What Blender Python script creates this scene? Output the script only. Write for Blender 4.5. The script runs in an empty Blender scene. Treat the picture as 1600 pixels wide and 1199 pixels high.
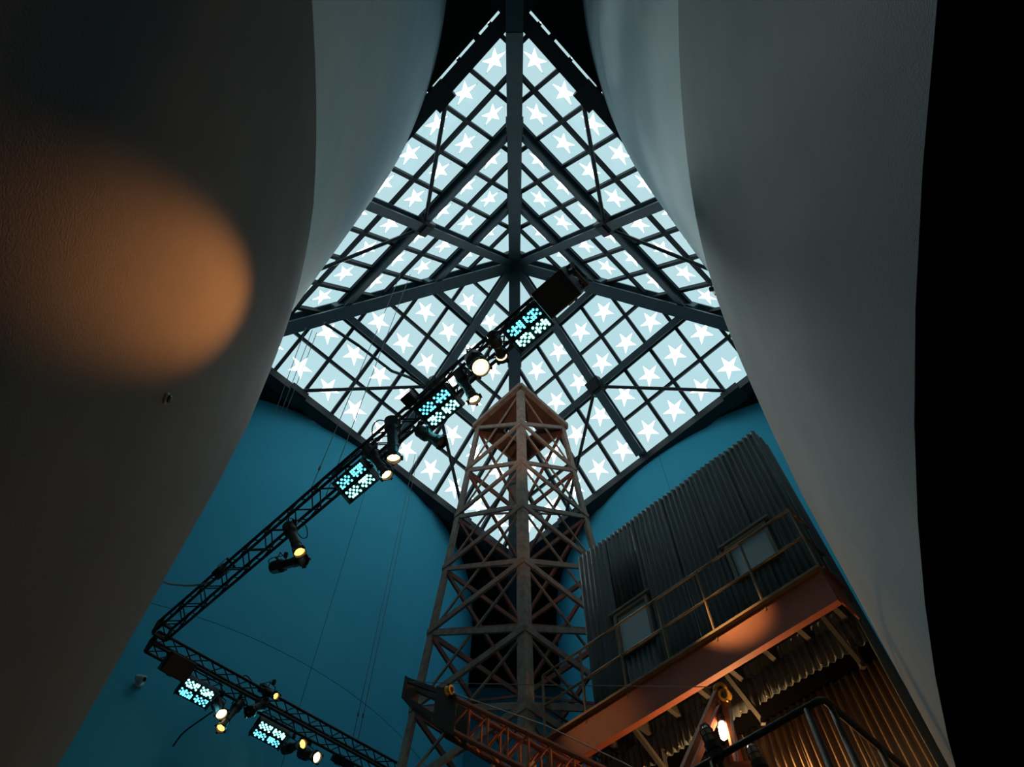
import bpy, math, random
from math import sin, cos, tan, pi, radians, atan2, sqrt, hypot
from mathutils import Vector, Matrix
from mathutils.geometry import tessellate_polygon

random.seed(7)
scene = bpy.context.scene
col = scene.collection
V = Vector

# ------------------------------------------------------------------ camera
EYE = V((0, 0, 1.6))              # eye height above the floor
PITCH = radians(61.8)             # looking steeply up
FPX = 1115.0                      # focal length for a 1600 px wide frame
CX = 804.0
cam = bpy.data.cameras.new('camera')
cam.sensor_width = 36.0
cam.lens = FPX / 1600 * 36
cam.shift_x = -(CX - 800) / 1600
cam.clip_end = 200
camo = bpy.data.objects.new('camera', cam)
camo.location = EYE
camo.rotation_euler = (pi / 2 + PITCH, 0, 0)
col.objects.link(camo)
scene.camera = camo

# ------------------------------------------------------------------ world: bright overcast sky above the skylight
SKY = 3.3
world = bpy.data.worlds.new('sky')
scene.world = world
world.use_nodes = True
nt = world.node_tree
bg = nt.nodes['Background']
tc = nt.nodes.new('ShaderNodeTexCoord')
ns = nt.nodes.new('ShaderNodeTexNoise')
ns.inputs['Scale'].default_value = 3.2
ns.inputs['Detail'].default_value = 4
rp = nt.nodes.new('ShaderNodeValToRGB')
rp.color_ramp.elements[0].position = 0.3
rp.color_ramp.elements[0].color = (0.86, 0.97, 1.0, 1)
rp.color_ramp.elements[1].position = 0.72
rp.color_ramp.elements[1].color = (1.0, 1.0, 1.0, 1)
nt.links.new(tc.outputs['Generated'], ns.inputs['Vector'])
nt.links.new(ns.outputs['Fac'], rp.inputs['Fac'])
nt.links.new(rp.outputs['Color'], bg.inputs['Color'])
bg.inputs['Strength'].default_value = SKY

# hazy sun behind the far corner, filtered by the skylight
sun = bpy.data.lights.new('sun', 'SUN')
sun.energy = 7.0
sun.angle = radians(9)
sun.color = (1.0, 0.97, 0.92)
suno = bpy.data.objects.new('sun', sun)
suno.rotation_euler = V((0.30, -0.60, -1.0)).to_track_quat('-Z', 'Y').to_euler()
suno.location = (0, 30, 40)
col.objects.link(suno)

scene.view_settings.view_transform = 'Standard'
scene.view_settings.look = 'None'
scene.view_settings.gamma = 1
scene.view_settings.use_curve_mapping = False
scene.view_settings.exposure = 0.0


# ------------------------------------------------------------------ pixel rays, used to find sizes and places on real planes
def ray(u, v):
    a = (u - CX) / FPX
    b = (599.5 - v) / FPX
    return V((a, cos(PITCH) - b * sin(PITCH), sin(PITCH) + b * cos(PITCH)))


def at_z(u, v, z):                # z measured from the eye
    r = ray(u, v)
    return r * (z / r.z) + EYE


def at_y(u, v, y):
    r = ray(u, v)
    return r * (y / r.y) + EYE


def at_c(u, v, c):                # on the vertical plane x + y = c
    r = ray(u, v)
    return r * (c / (r.x + r.y)) + EYE


# ------------------------------------------------------------------ mesh building
ORG = {}


class MB:
    def __init__(self):
        self.v = []
        self.f = []

    def add(self, vs, fs):
        n = len(self.v)
        self.v += [V(p) for p in vs]
        self.f += [tuple(i + n for i in f) for f in fs]
        return self

    def box(self, c, ax, ay, az):
        """centre and three half-axis vectors"""
        c = V(c)
        vs = [c + ax * i + ay * j + az * k for k in (-1, 1) for j in (-1, 1) for i in (-1, 1)]
        return self.add(vs, [(0, 2, 3, 1), (4, 5, 7, 6), (0, 1, 5, 4), (2, 6, 7, 3), (0, 4, 6, 2), (1, 3, 7, 5)])

    def bar(self, p, q, w, d, up=(0, 0, 1)):
        """rectangular bar p->q, w across, d along up"""
        p, q = V(p), V(q)
        t = (q - p).normalized()
        s = t.cross(V(up))
        if s.length < 1e-5:
            s = t.cross(V((1, 0, 0)))
        s.normalize()
        n = s.cross(t)
        return self.box((p + q) / 2, s * (w / 2), (q - p) / 2, n * (d / 2))

    def angle(self, p, q, w, th, a, b):
        """L-section from p to q, legs of the L pointing along a and b"""
        p, q, a, b = V(p), V(q), V(a).normalized(), V(b).normalized()
        prof = [(0, 0), (w, 0), (w, th), (th, th), (th, w), (0, w)]
        vs = [o + a * x + b * y for o in (p, q) for x, y in prof]
        fs = [(i, (i + 1) % 6, (i + 1) % 6 + 6, i + 6) for i in range(6)]
        fs += [(0, 1, 2, 3), (0, 3, 4, 5), (6, 9, 8, 7), (6, 11, 10, 9)]
        return self.add(vs, fs)

    def ibeam(self, p, q, w, d, th, up):
        """I-section whose top flange lies on the line p-q and which hangs down by d"""
        p, q = V(p), V(q)
        t = (q - p).normalized()
        s = t.cross(V(up)).normalized()
        n = s.cross(t)
        for (cy, ww, hh) in ((-th / 2, w, th), (-d / 2, th, d - 2 * th), (-d + th / 2, w, th)):
            self.box((p + q) / 2 + n * cy, s * (ww / 2), (q - p) / 2, n * (hh / 2))
        return self

    def tube(self, pts, r, n=8, closed=False):
        pts = [V(p) for p in pts]
        m = len(pts)
        rings = []
        prev = None
        for i, p in enumerate(pts):
            t = (pts[min(i + 1, m - 1)] - pts[max(i - 1, 0)]).normalized()
            if prev is None:
                s = t.cross(V((0, 0, 1)))
                if s.length < 1e-3:
                    s = t.cross(V((1, 0, 0)))
            else:
                s = prev - t * prev.dot(t)
            s.normalize()
            prev = s
            b = t.cross(s)
            rr = r[i] if isinstance(r, (list, tuple)) else r
            rings.append([p + s * (rr * cos(2 * pi * k / n)) + b * (rr * sin(2 * pi * k / n)) for k in range(n)])
        vs = [x for rg in rings for x in rg]
        fs = [(i * n + k, i * n + (k + 1) % n, (i + 1) * n + (k + 1) % n, (i + 1) * n + k) for i in range(m - 1) for k in range(n)]
        fs += [tuple(range(n - 1, -1, -1)), tuple((m - 1) * n + k for k in range(n))]
        return self.add(vs, fs)

    def lathe(self, o, axis, prof, n=16):
        """profile of (distance along axis, radius)"""
        o, t = V(o), V(axis).normalized()
        s = t.cross(V((0, 0, 1)))
        if s.length < 1e-3:
            s = t.cross(V((1, 0, 0)))
        s.normalize()
        b = t.cross(s)
        vs = [o + t * a + s * (r * cos(2 * pi * k / n)) + b * (r * sin(2 * pi * k / n)) for a, r in prof for k in range(n)]
        m = len(prof)
        fs = [(i * n + k, i * n + (k + 1) % n, (i + 1) * n + (k + 1) % n, (i + 1) * n + k) for i in range(m - 1) for k in range(n)]
        fs += [tuple(range(n - 1, -1, -1)), tuple((m - 1) * n + k for k in range(n))]
        return self.add(vs, fs)

    def slab(self, poly, nrm, th, hole=None):
        """plate from a planar loop, th thick along nrm, with an optional hole loop"""
        loops = [[V(p) for p in poly]]
        if hole:
            loops.append([V(p) for p in hole])
        tri = tessellate_polygon(loops)
        flat = [p for l in loops for p in l]
        n = len(flat)
        nrm = V(nrm).normalized() * th
        vs = flat + [p + nrm for p in flat]
        fs = []
        for t in tri:
            fs.append(tuple(t))
            fs.append(tuple(i + n for i in reversed(t)))
        k = 0
        for l in loops:
            m = len(l)
            for i in range(m):
                a, b = k + i, k + (i + 1) % m
                fs.append((a, b, b + n, a + n))
            k += m
        return self.add(vs, fs)

    def build(self, name, mat, parent=None, smooth=False):
        org = ORG.get(parent.name, V((0, 0, 0))) if parent else V((0, 0, 0))
        me = bpy.data.meshes.new(name)
        me.from_pydata([tuple(p - org) for p in self.v], [], self.f)
        me.validate()
        me.materials.append(MAT[mat])
        if smooth:
            me.shade_smooth()
        o = bpy.data.objects.new(name, me)
        col.objects.link(o)
        if parent:
            o.parent = parent
        ORG[o.name] = org
        fixn.append(me)
        return o


fixn = []


def tag(o, label=None, cat=None, group=None, kind=None):
    if label:
        o['label'] = label
    if cat:
        o['category'] = cat
    if group:
        o['group'] = group
    if kind:
        o['kind'] = kind
    return o


def thing(name, loc, label, cat, group=None, kind=None):
    o = bpy.data.objects.new(name, None)
    o.empty_display_size = 0.1
    o.location = loc
    col.objects.link(o)
    ORG[o.name] = V(loc)
    return tag(o, label, cat, group, kind)


def struct(name, loc, label):
    o = bpy.data.objects.new(name, None)
    o.empty_display_size = 0.1
    o.location = loc
    col.objects.link(o)
    ORG[o.name] = V(loc)
    o['label'] = label
    o['kind'] = 'structure'
    return o


# ------------------------------------------------------------------ materials
MAT = {}


def mat(name, c, rough=0.6, metal=0.0, c2=None, scale=4.0, lo=0.35, hi=0.65, bump=0.0, bscale=60.0, stretch=None, emit=None, estr=0.0, spec=0.5):
    m = bpy.data.materials.new(name)
    m.use_nodes = True
    t = m.node_tree
    b = t.nodes['Principled BSDF']
    b.inputs['Base Color'].default_value = (*c, 1)
    b.inputs['Roughness'].default_value = rough
    b.inputs['Metallic'].default_value = metal
    b.inputs['Specular IOR Level'].default_value = spec
    tcn = t.nodes.new('ShaderNodeTexCoord')
    src = tcn.outputs['Object']
    if stretch:
        mp = t.nodes.new('ShaderNodeMapping')
        mp.inputs['Scale'].default_value = stretch
        t.links.new(src, mp.inputs['Vector'])
        src = mp.outputs['Vector']
    if c2:
        n = t.nodes.new('ShaderNodeTexNoise')
        n.inputs['Scale'].default_value = scale
        n.inputs['Detail'].default_value = 6
        n.inputs['Roughness'].default_value = 0.65
        r = t.nodes.new('ShaderNodeValToRGB')
        r.color_ramp.elements[0].position = lo
        r.color_ramp.elements[0].color = (*c, 1)
        r.color_ramp.elements[1].position = hi
        r.color_ramp.elements[1].color = (*c2, 1)
        t.links.new(src, n.inputs['Vector'])
        t.links.new(n.outputs['Fac'], r.inputs['Fac'])
        t.links.new(r.outputs['Color'], b.inputs['Base Color'])
    if bump:
        n2 = t.nodes.new('ShaderNodeTexNoise')
        n2.inputs['Scale'].default_value = bscale
        n2.inputs['Detail'].default_value = 4
        bp = t.nodes.new('ShaderNodeBump')
        bp.inputs['Strength'].default_value = bump
        bp.inputs['Distance'].default_value = 0.02
        t.links.new(tcn.outputs['Object'], n2.inputs['Vector'])
        t.links.new(n2.outputs['Fac'], bp.inputs['Height'])
        t.links.new(bp.outputs['Normal'], b.inputs['Normal'])
    if emit:
        b.inputs['Emission Color'].default_value = (*emit, 1)
        b.inputs['Emission Strength'].default_value = estr
    MAT[name] = m
    return m


def glass(name, c, gloss=0.03):
    m = bpy.data.materials.new(name)
    m.use_nodes = True
    t = m.node_tree
    t.nodes.remove(t.nodes['Principled BSDF'])
    out = t.nodes['Material Output']
    tr = t.nodes.new('ShaderNodeBsdfTransparent')
    tr.inputs['Color'].default_value = (*c, 1)
    gl = t.nodes.new('ShaderNodeBsdfGlossy')
    gl.inputs['Roughness'].default_value = 0.15
    mx = t.nodes.new('ShaderNodeMixShader')
    mx.inputs['Fac'].default_value = gloss
    t.links.new(tr.outputs[0], mx.inputs[1])
    t.links.new(gl.outputs[0], mx.inputs[2])
    t.links.new(mx.outputs[0], out.inputs['Surface'])
    MAT[name] = m


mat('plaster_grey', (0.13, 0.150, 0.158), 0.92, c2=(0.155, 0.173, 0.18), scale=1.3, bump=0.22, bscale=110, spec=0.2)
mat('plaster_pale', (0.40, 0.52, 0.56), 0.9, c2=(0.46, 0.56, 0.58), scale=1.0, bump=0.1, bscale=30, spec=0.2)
mat('plaster_blue_wash', (0.055, 0.44, 0.63), 0.88, c2=(0.065, 0.47, 0.66), scale=0.8, bump=0.1, bscale=30, spec=0.2)  # blue LED wash on the far walls is put into this plaster colour
mat('seam', (0.02, 0.10, 0.15), 0.9)
mat('seam_grey', (0.16, 0.19, 0.2), 0.9)
mat('black_drape', (0.0012, 0.0012, 0.0014), 1.0, spec=0.0)
mat('soffit', (0.012, 0.014, 0.016), 0.85, spec=0.2)
mat('floor', (0.045, 0.042, 0.04), 0.7, c2=(0.06, 0.055, 0.05), scale=3)
mat('steel_dark', (0.045, 0.08, 0.10), 0.45, 0.0, c2=(0.06, 0.10, 0.12), scale=3, spec=0.4)
mat('mullion', (0.022, 0.028, 0.034), 0.55, spec=0.3)
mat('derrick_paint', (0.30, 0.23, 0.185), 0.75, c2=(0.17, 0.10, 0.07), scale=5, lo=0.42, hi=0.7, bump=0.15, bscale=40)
mat('derrick_warmlit', (0.26, 0.065, 0.04), 0.75, c2=(0.12, 0.06, 0.04), scale=4, bump=0.15)  # back members made redder, standing in for warm light on the derrick
mat('rust_plate', (0.15, 0.065, 0.035), 0.8, c2=(0.09, 0.04, 0.025), scale=6, bump=0.2)
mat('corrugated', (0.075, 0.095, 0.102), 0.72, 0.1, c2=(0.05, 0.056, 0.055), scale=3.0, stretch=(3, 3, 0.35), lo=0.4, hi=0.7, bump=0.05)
mat('corrugated_lamplit', (0.34, 0.23, 0.13), 0.65, 0.1, c2=(0.24, 0.15, 0.085), scale=3.0, stretch=(3, 3, 0.35), bump=0.05)  # paler, warmer copy of the dark sheets; lamp glow is in the colour
mat('window_frame', (0.16, 0.15, 0.12), 0.7)
mat('window_pane', (0.34, 0.45, 0.50), 0.35, spec=0.6)
mat('rust_beam', (0.26, 0.055, 0.028), 0.6, c2=(0.18, 0.05, 0.025), scale=3.0, bump=0.1)
mat('rail_paint', (0.17, 0.125, 0.065), 0.6, c2=(0.12, 0.08, 0.04), scale=9)
mat('grating', (0.03, 0.028, 0.025), 0.8)
mat('crane_orange', (0.40, 0.10, 0.035), 0.8, c2=(0.30, 0.08, 0.03), scale=6, bump=0.08)
mat('crane_dark', (0.05, 0.025, 0.018), 0.75, c2=(0.03, 0.018, 0.015), scale=5)
mat('pulley_yellow', (0.85, 0.42, 0.04), 0.5)
mat('black_metal', (0.010, 0.010, 0.011), 0.45, spec=0.35)
mat('black_truss', (0.012, 0.013, 0.015), 0.5, spec=0.35)
mat('dark_rail', (0.022, 0.018, 0.012), 0.7)
mat('cable', (0.008, 0.008, 0.009), 0.6)
mat('wire', (0.06, 0.075, 0.085), 0.5)
mat('conduit', (0.25, 0.30, 0.33), 0.5)
mat('white_plastic', (0.6, 0.62, 0.62), 0.4)
mat('led', (0.1, 0.8, 0.9), 0.4, emit=(0.28, 1.0, 0.95), estr=4.0)
mat('led_blue', (0.1, 0.5, 0.9), 0.4, emit=(0.16, 0.80, 1.0), estr=2.0)
mat('lens_amber', (1.0, 0.6, 0.2), 0.3, emit=(1.0, 0.52, 0.13), estr=2.6)
mat('lens_hot', (1.0, 0.8, 0.5), 0.3, emit=(1.0, 0.74, 0.36), estr=3.5)
mat('lens_off', (0.05, 0.06, 0.065), 0.15)
mat('bulb', (1.0, 0.8, 0.6), 0.3, emit=(1.0, 0.72, 0.46), estr=30.0)
mat('cage_glass', (0.42, 0.38, 0.30), 0.25)
mat('chain', (0.30, 0.27, 0.22), 0.5, 0.6)
glass('pane_glass', (0.410, 0.488, 0.502))
glass('pane_glass_clear', (0.72, 0.80, 0.81))
glass('star_glass', (0.995, 0.995, 0.995), 0.0)


# ------------------------------------------------------------------ the room
H = 20.0                                   # skylight base above the eye
YC, AD = 9.18, 8.72                        # centre and half diagonal of its square base
ZB = H + EYE.z
cN, cF, cL, cR = V((0, YC - AD, ZB)), V((0, YC + AD, ZB)), V((-AD, YC, ZB)), V((AD, YC, ZB))

b = MB()
b.add([(-14, -5, 0), (14, -5, 0), (14, 27, 0), (-14, 27, 0), (-14, -5, -0.2), (14, -5, -0.2), (14, 27, -0.2), (-14, 27, -0.2)],
      [(0, 1, 2, 3), (7, 6, 5, 4), (0, 4, 5, 1), (1, 5, 6, 2), (2, 6, 7, 3), (3, 7, 4, 0)])
o = b.build('floor', 'floor')
tag(o, 'dark floor of the exhibit hall, below the view', kind='structure')

# flat dark soffit with the square opening turned forty-five degrees
hd = AD + 0.655
b = MB()
b.slab([(-14, -5, ZB), (14, -5, ZB), (14, 27, ZB), (-14, 27, ZB)], (0, 0, 1), 0.3,
       [(0, YC - hd, ZB), (hd, YC, ZB), (0, YC + hd, ZB), (-hd, YC, ZB)])
o = b.build('ceiling', 'soffit')
tag(o, 'flat black soffit around the square skylight opening', kind='structure')


def closing_wall(name, a, bb, label, m):
    w = MB()
    a, bb = V(a), V(bb)
    t = (bb - a).normalized()
    n = V((-t.y, t.x, 0)) * 0.1
    w.box((a + bb) / 2 + V((0, 0, ZB / 2)), (bb - a) / 2, n, V((0, 0, ZB / 2)))
    o = w.build(name, m)
    tag(o, label, kind='structure')


closing_wall('wall_back', (-4.5, 25.05, 0), (4.5, 25.05, 0), 'flat wall tinted as blue-lit, closing the gap between the two far curved walls', 'plaster_blue_wash')
closing_wall('wall_front', (4.5, -4.0, 0), (-4.5, -4.0, 0), 'dark wall behind the viewer', 'soffit')
closing_wall('wall_left', (-12.6, 5.0, 0), (-12.6, 14.0, 0), 'dark wall closing the left corner between curved walls', 'soffit')
closing_wall('wall_right', (12.6, 14.0, 0), (12.6, 5.0, 0), 'dark wall closing the right corner between curved walls', 'soffit')


def drum(name, cx, cy, prof, a0, a1, label, m, n=72, ztop=None):
    """convex curved wall: prof is a list of (height, radius); thick shell on the outer side of the room"""
    w = MB()
    vs, fs = [], []
    k = len(prof)
    for i in range(n + 1):
        a = a0 + (a1 - a0) * i / n
        zt = ztop(a) if ztop else None
        for (z, r) in prof:
            zz = z if zt is None else prof[0][0] + (z - prof[0][0]) / (prof[-1][0] - prof[0][0]) * (zt - prof[0][0])
            vs.append((cx + r * cos(a), cy + r * sin(a), zz))
        for (z, r) in prof:
            zz = z if zt is None else prof[0][0] + (z - prof[0][0]) / (prof[-1][0] - prof[0][0]) * (zt - prof[0][0])
            vs.append((cx + (r - 0.3) * cos(a), cy + (r - 0.3) * sin(a), zz))
    s = 2 * k
    for i in range(n):
        for j in range(k - 1):
            fs.append((i * s + j, (i + 1) * s + j, (i + 1) * s + j + 1, i * s + j + 1))
            fs.append((i * s + k + j, i * s + k + j + 1, (i + 1) * s + k + j + 1, (i + 1) * s + k + j))
        fs.append((i * s + k - 1, (i + 1) * s + k - 1, (i + 1) * s + 2 * k - 1, i * s + 2 * k - 1))
        fs.append((i * s, i * s + k, (i + 1) * s + k, (i + 1) * s))
    for i in (0, n):
        for j in range(k - 1):
            q = (i * s + j, i * s + j + 1, i * s + k + j + 1, i * s + k + j)
            fs.append(q if i == 0 else q[::-1])
    w.add(vs, fs)
    o = w.build(name, m, smooth=False)
    me = o.data
    me.shade_smooth()
    me.set_sharp_from_angle(angle=radians(35))
    tag(o, label, kind='structure')
    return o


NX, NY, NR = 11.75, -1.75, 10.22
FX, FY, FR_ = 11.36, 20.54, 9.76
D = radians
z0 = EYE.z
upper = [(5.0, NR), (ZB, NR)]
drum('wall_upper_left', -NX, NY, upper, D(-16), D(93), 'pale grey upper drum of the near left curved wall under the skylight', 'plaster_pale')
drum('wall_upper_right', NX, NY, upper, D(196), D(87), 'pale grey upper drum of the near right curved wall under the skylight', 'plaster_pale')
SKIN_L = [(-3.0, 10.73), (3.0, 10.71), (5.65, 10.645), (6.5, 10.548), (7.4, 10.475), (8.5, 10.375), (9.4, 10.285), (11.0, 10.25)]
SKIN_R = [(-3.0, 10.86), (2.0, 10.845), (3.9, 10.80), (5.2, 10.772), (6.4, 10.69), (7.5, 10.585), (8.5, 10.49), (10.1, 10.31), (11.0, 10.25)]


def skin_top_right(a):
    # a falls from 196 to 87 degrees; the rim climbs as it leaves the viewer
    t = (180 - math.degrees(a)) / 65.0
    t = min(max(t, -0.1), 1.0)
    return z0 + 5.17 + 4.93 * max(t, 0) ** 1.12


def skin_top_left(a):
    t = (180 - math.degrees(a)) / 65.0
    t = min(max(t, 0), 1.0)
    return z0 + 4.1 + 5.9 * t ** 1.02


def flared(name, sx, label, m, top):
    n = 72
    w = MB()
    vs, fs = [], []
    k = 16
    for i in range(n + 1):
        a = D(196) + (D(87) - D(196)) * i / n
        zt = top(a)
        for j in range(k + 1):
            z = zt * j / k
            # interpolate radius
            sk = SKIN_R if sx > 0 else SKIN_L
            r = sk[-1][1]
            for (za, ra), (zb, rb) in zip(sk, sk[1:]):
                if za <= z - z0 <= zb:
                    r = ra + (rb - ra) * (z - z0 - za) / (zb - za)
                    break
            vs.append((sx * (NX + r * cos(a)), NY + r * sin(a), z))
        vs.append((sx * (NX + (NR - 0.02) * cos(a)), NY + (NR - 0.02) * sin(a), zt))
    s = k + 2
    for i in range(n):
        for j in range(k + 1):
            q = (i * s + j, (i + 1) * s + j, (i + 1) * s + j + 1, i * s + j + 1)
            fs.append(q if sx > 0 else q[::-1])
    w.add(vs, fs)
    o = w.build(name, m)
    o.data.shade_smooth()
    o.data.set_sharp_from_angle(angle=radians(40))
    tag(o, label, kind='structure')
    return o


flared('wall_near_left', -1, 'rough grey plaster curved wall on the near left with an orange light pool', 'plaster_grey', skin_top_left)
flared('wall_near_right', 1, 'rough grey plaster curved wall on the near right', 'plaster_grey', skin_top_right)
drum('wall_drape_right', NX, NY, [(0.0, 10.93), (z0 + 1.88, 10.91)], D(200), D(100), 'black curved partition at the right edge, nearest the viewer', 'black_drape', n=48)
far = [(0.0, FR_), (ZB, FR_)]
wl = drum('wall_far_left', -FX, FY, far, D(-93), D(34), 'smooth curved wall tinted as blue-lit at the far left behind the lighting trusses', 'plaster_blue_wash')
wr = drum('wall_far_right', FX, FY, far, D(273), D(146), 'smooth curved wall tinted as blue-lit at the far right behind the corrugated shed', 'plaster_blue_wash')


def far_pt(u, v, sx):
    """where the pixel's ray meets a far drum"""
    r = ray(u, v)
    cx, cy = sx * FX, FY
    A_ = r.x * r.x + r.y * r.y
    B_ = -2 * (r.x * cx + r.y * cy)
    C_ = cx * cx + cy * cy - (FR_ + 0.004) ** 2
    t = (-B_ - sqrt(max(B_ * B_ - 4 * A_ * C_, 0))) / (2 * A_)
    return r * t + EYE


def drum_pt(a, z, sx, rr):
    return V((sx * FX + rr * cos(a), FY + rr * sin(a), z))


def seam_v(sx, a, z1, z2, parent):
    b = MB()
    b.tube([drum_pt(a, z1, sx, FR_ + 0.001), drum_pt(a, z2, sx, FR_ + 0.001)], 0.006, 5)
    b.build('joint', 'seam', parent)


p = far_pt(500, 1000, -1)
a_l = atan2(p.y - FY, p.x + FX)
seam_v(-1, a_l, 0.2, ZB - 0.1, wl)
p = far_pt(1040, 745, 1)
a_r = atan2(p.y - FY, p.x - FX)
seam_v(1, a_r, 0.2, ZB - 0.1, wr)
p = far_pt(480, 1040, -1)
b = MB()
b.tube([drum_pt(D(-88) + D(80) * i / 40, p.z, -1, FR_ + 0.001) for i in range(41)], 0.006, 5)
b.build('joint', 'seam', wl)
p = far_pt(1385, 1080, 1)
b = MB()
b.tube([drum_pt(D(268) - D(80) * i / 40, p.z, 1, FR_ + 0.001) for i in range(41)], 0.006, 5)
b.build('joint', 'seam', wr)

# ------------------------------------------------------------------ skylight
HA = 7.3                       # inner frame apex above the base
APEX = V((0, YC, ZB + HA))
GOFF = 0.28                    # glass stands this far outside the frame
ROWS, PW = 6.2, 1.14
sky = struct('window_1', (0, YC, ZB), 'glass pyramid skylight of tinted panes with white stars in a dark steel frame')
FACES = [(cF, cR), (cL, cF), (cR, cN), (cN, cL)]


def clip(poly, p0, n0):
    out = []
    m = len(poly)
    for i in range(m):
        a, b_ = poly[i], poly[(i + 1) % m]
        da = (a[0] - p0[0]) * n0[0] + (a[1] - p0[1]) * n0[1]
        db = (b_[0] - p0[0]) * n0[0] + (b_[1] - p0[1]) * n0[1]
        if da >= 0:
            out.append(a)
        if da * db < 0:
            t = da / (da - db)
            out.append((a[0] + (b_[0] - a[0]) * t, a[1] + (b_[1] - a[1]) * t))
    return out


def star_loop(cx, cy, R):
    return [(cx + (R if k % 2 == 0 else R * 0.36) * cos(pi / 2 + k * pi / 5), cy + (R if k % 2 == 0 else R * 0.36) * sin(pi / 2 + k * pi / 5)) for k in range(10)]


def inside(poly, pt):
    s = None
    m = len(poly)
    for i in range(m):
        a, b_ = poly[i], poly[(i + 1) % m]
        cr = (b_[0] - a[0]) * (pt[1] - a[1]) - (b_[1] - a[1]) * (pt[0] - a[0])
        if s is None:
            s = cr > 0
        elif (cr > 0) != s:
            return False
    return True


def area(poly):
    return abs(sum(poly[i][0] * poly[(i + 1) % len(poly)][1] - poly[(i + 1) % len(poly)][0] * poly[i][1] for i in range(len(poly)))) / 2


full_pane = full_star = None
slope_len = (APEX - (cF + cR) / 2).length
QH = slope_len / ROWS
half = (cR - cF).length / 2
seg = slope_len
for (P, Q) in FACES:
    M = (P + Q) / 2
    e = (Q - P).normalized()
    d = (APEX - M).normalized()
    n = e.cross(d)
    if n.z < 0:
        e = -e
        n = -n
    Mg = M + n * GOFF
    # local frame matrix: x = e, y = d, z = n
    mtx = Matrix(((e.x, d.x, n.x, Mg.x), (e.y, d.y, n.y, Mg.y), (e.z, d.z, n.z, Mg.z), (0, 0, 0, 1)))
    ymin = -0.36
    # triangle in face coordinates, grown so that it meets its neighbours outside the frame
    g2 = GOFF * tan(radians(49.8) / 2) * 1.0
    ytop = slope_len + GOFF * tan(radians(49.8))
    hw0 = half * ytop / slope_len           # half width at y = 0
    k = hw0 / ytop
    # unit inward normals of the two slanted sides
    L_ = hypot(1, k)

    def local(x, y, z=0.0):
        return Mg + e * x + d * y + n * z

    def put(name, mesh, x, y):
        o = bpy.data.objects.new(name, mesh)
        col.objects.link(o)
        return o

    # panes
    for j in range(-1, 7):
        for i in range(-7, 7):
            x0, x1 = i * PW, (i + 1) * PW
            y0, y1 = j * QH, (j + 1) * QH
            ins = 0.02
            cell = [(x0 + ins, y0 + ins), (x1 - ins, y0 + ins), (x1 - ins, y1 - ins), (x0 + ins, y1 - ins)]
            poly = clip(cell, (0, ymin), (0, 1))
            if len(poly) >= 3:
                poly = clip(poly, (0, ytop - 0.06), (-1 / L_, -k / L_))
            if len(poly) >= 3:
                poly = clip(poly, (0, ytop - 0.06), (1 / L_, -k / L_))
            if len(poly) < 3 or area(poly) < 0.01:
                continue
            cx, cy = (x0 + x1) / 2, (y0 + y1) / 2
            st = star_loop(cx, cy - 0.01, 0.42)
            has = j >= 0 and all(inside(poly, q) for q in st)
            isfull = has and abs(area(poly) - area(cell)) < 1e-6
            if isfull:
                if full_pane is None:
                    b = MB()
                    b.slab([(px - cx, py - cy, 0) for px, py in cell], (0, 0, 1), 0.02, [(px - cx, py - cy, 0) for px, py in st])
                    full_pane = b.build('pane', 'pane_glass', sky)
                    b = MB()
                    b.slab([(px - cx, py - cy, 0.001) for px, py in st], (0, 0, 1), 0.018)
                    full_star = b.build('star', 'star_glass', full_pane)
                    po, so = full_pane, full_star
                    po.data.transform(Matrix.Translation(ORG[sky.name]))
                    so.data.transform(Matrix.Translation(ORG[sky.name]))
                else:
                    po = full_pane.copy()
                    col.objects.link(po)
                    po.parent = sky
                    so = full_star.copy()
                    col.objects.link(so)
                    so.parent = po
                mm = mtx @ Matrix.Translation((cx, cy, 0))
                po.matrix_local = Matrix.Translation(-ORG[sky.name]) @ mm
            else:
                b = MB()
                b.slab([local(*q) for q in poly], n, 0.02, [local(*q) for q in st] if has else None)
                po = b.build('pane', 'pane_glass', sky)
                if has:
                    b = MB()
                    b.slab([local(*q, 0.001) for q in st], n, 0.018)
                    b.build('star', 'star_glass', po)

    def xlim(y):
        return k * (ytop - y)

    # mullions under the glass: columns up the slope, rows along the base
    for i in range(-6, 7):
        x = i * PW
        y1 = ytop - abs(x) / k
        if y1 < ymin + 0.2:
            continue
        MB().bar(local(x, ymin, -0.085), local(x, y1 - 0.02, -0.085), 0.115, 0.15, n).build('mullion', 'mullion', sky)
    for j in range(0, 7):
        y = j * QH
        xl = xlim(y) - 0.02
        MB().bar(local(-xl, y, -0.08), local(xl, y, -0.08), 0.095, 0.13, n).build('mullion', 'mullion', sky)
    # heavier purlins, offset below the glass, with bearing blocks
    for j in (2, 4):
        y = j * QH - 0.02
        fr = y / slope_len
        xl = half * (1 - fr) - 0.1
        p_, q_ = M + d * y - e * xl, M + d * y + e * xl
        MB().ibeam(p_ + n * 0.16, q_ + n * 0.16, 0.24, 0.30, 0.045, n).build('purlin', 'steel_dark', sky)
    # median rafter
    MB().ibeam(M + n * 0.12 + d * 0.1, APEX - d * 0.35 + n * 0.12, 0.30, 0.38, 0.05, n).build('rafter', 'steel_dark', sky)
    # node and tie rods
    node = M + d * (2 * QH) - n * 0.12
    b = MB()
    b.box(node, e * 0.27, d * 0.27, n * 0.16)
    b.box(node - n * 0.14, e * 0.17, d * 0.17, n * 0.08)
    b.build('node', 'mullion', sky)
    for sx in (-1, 1):
        tip = M + e * (sx * 3.15 * PW) - n * 0.05
        b = MB()
        b.tube([node - n * 0.05, tip], 0.06, 8)
        b.build('tie_rod', 'mullion', sky)
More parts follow.
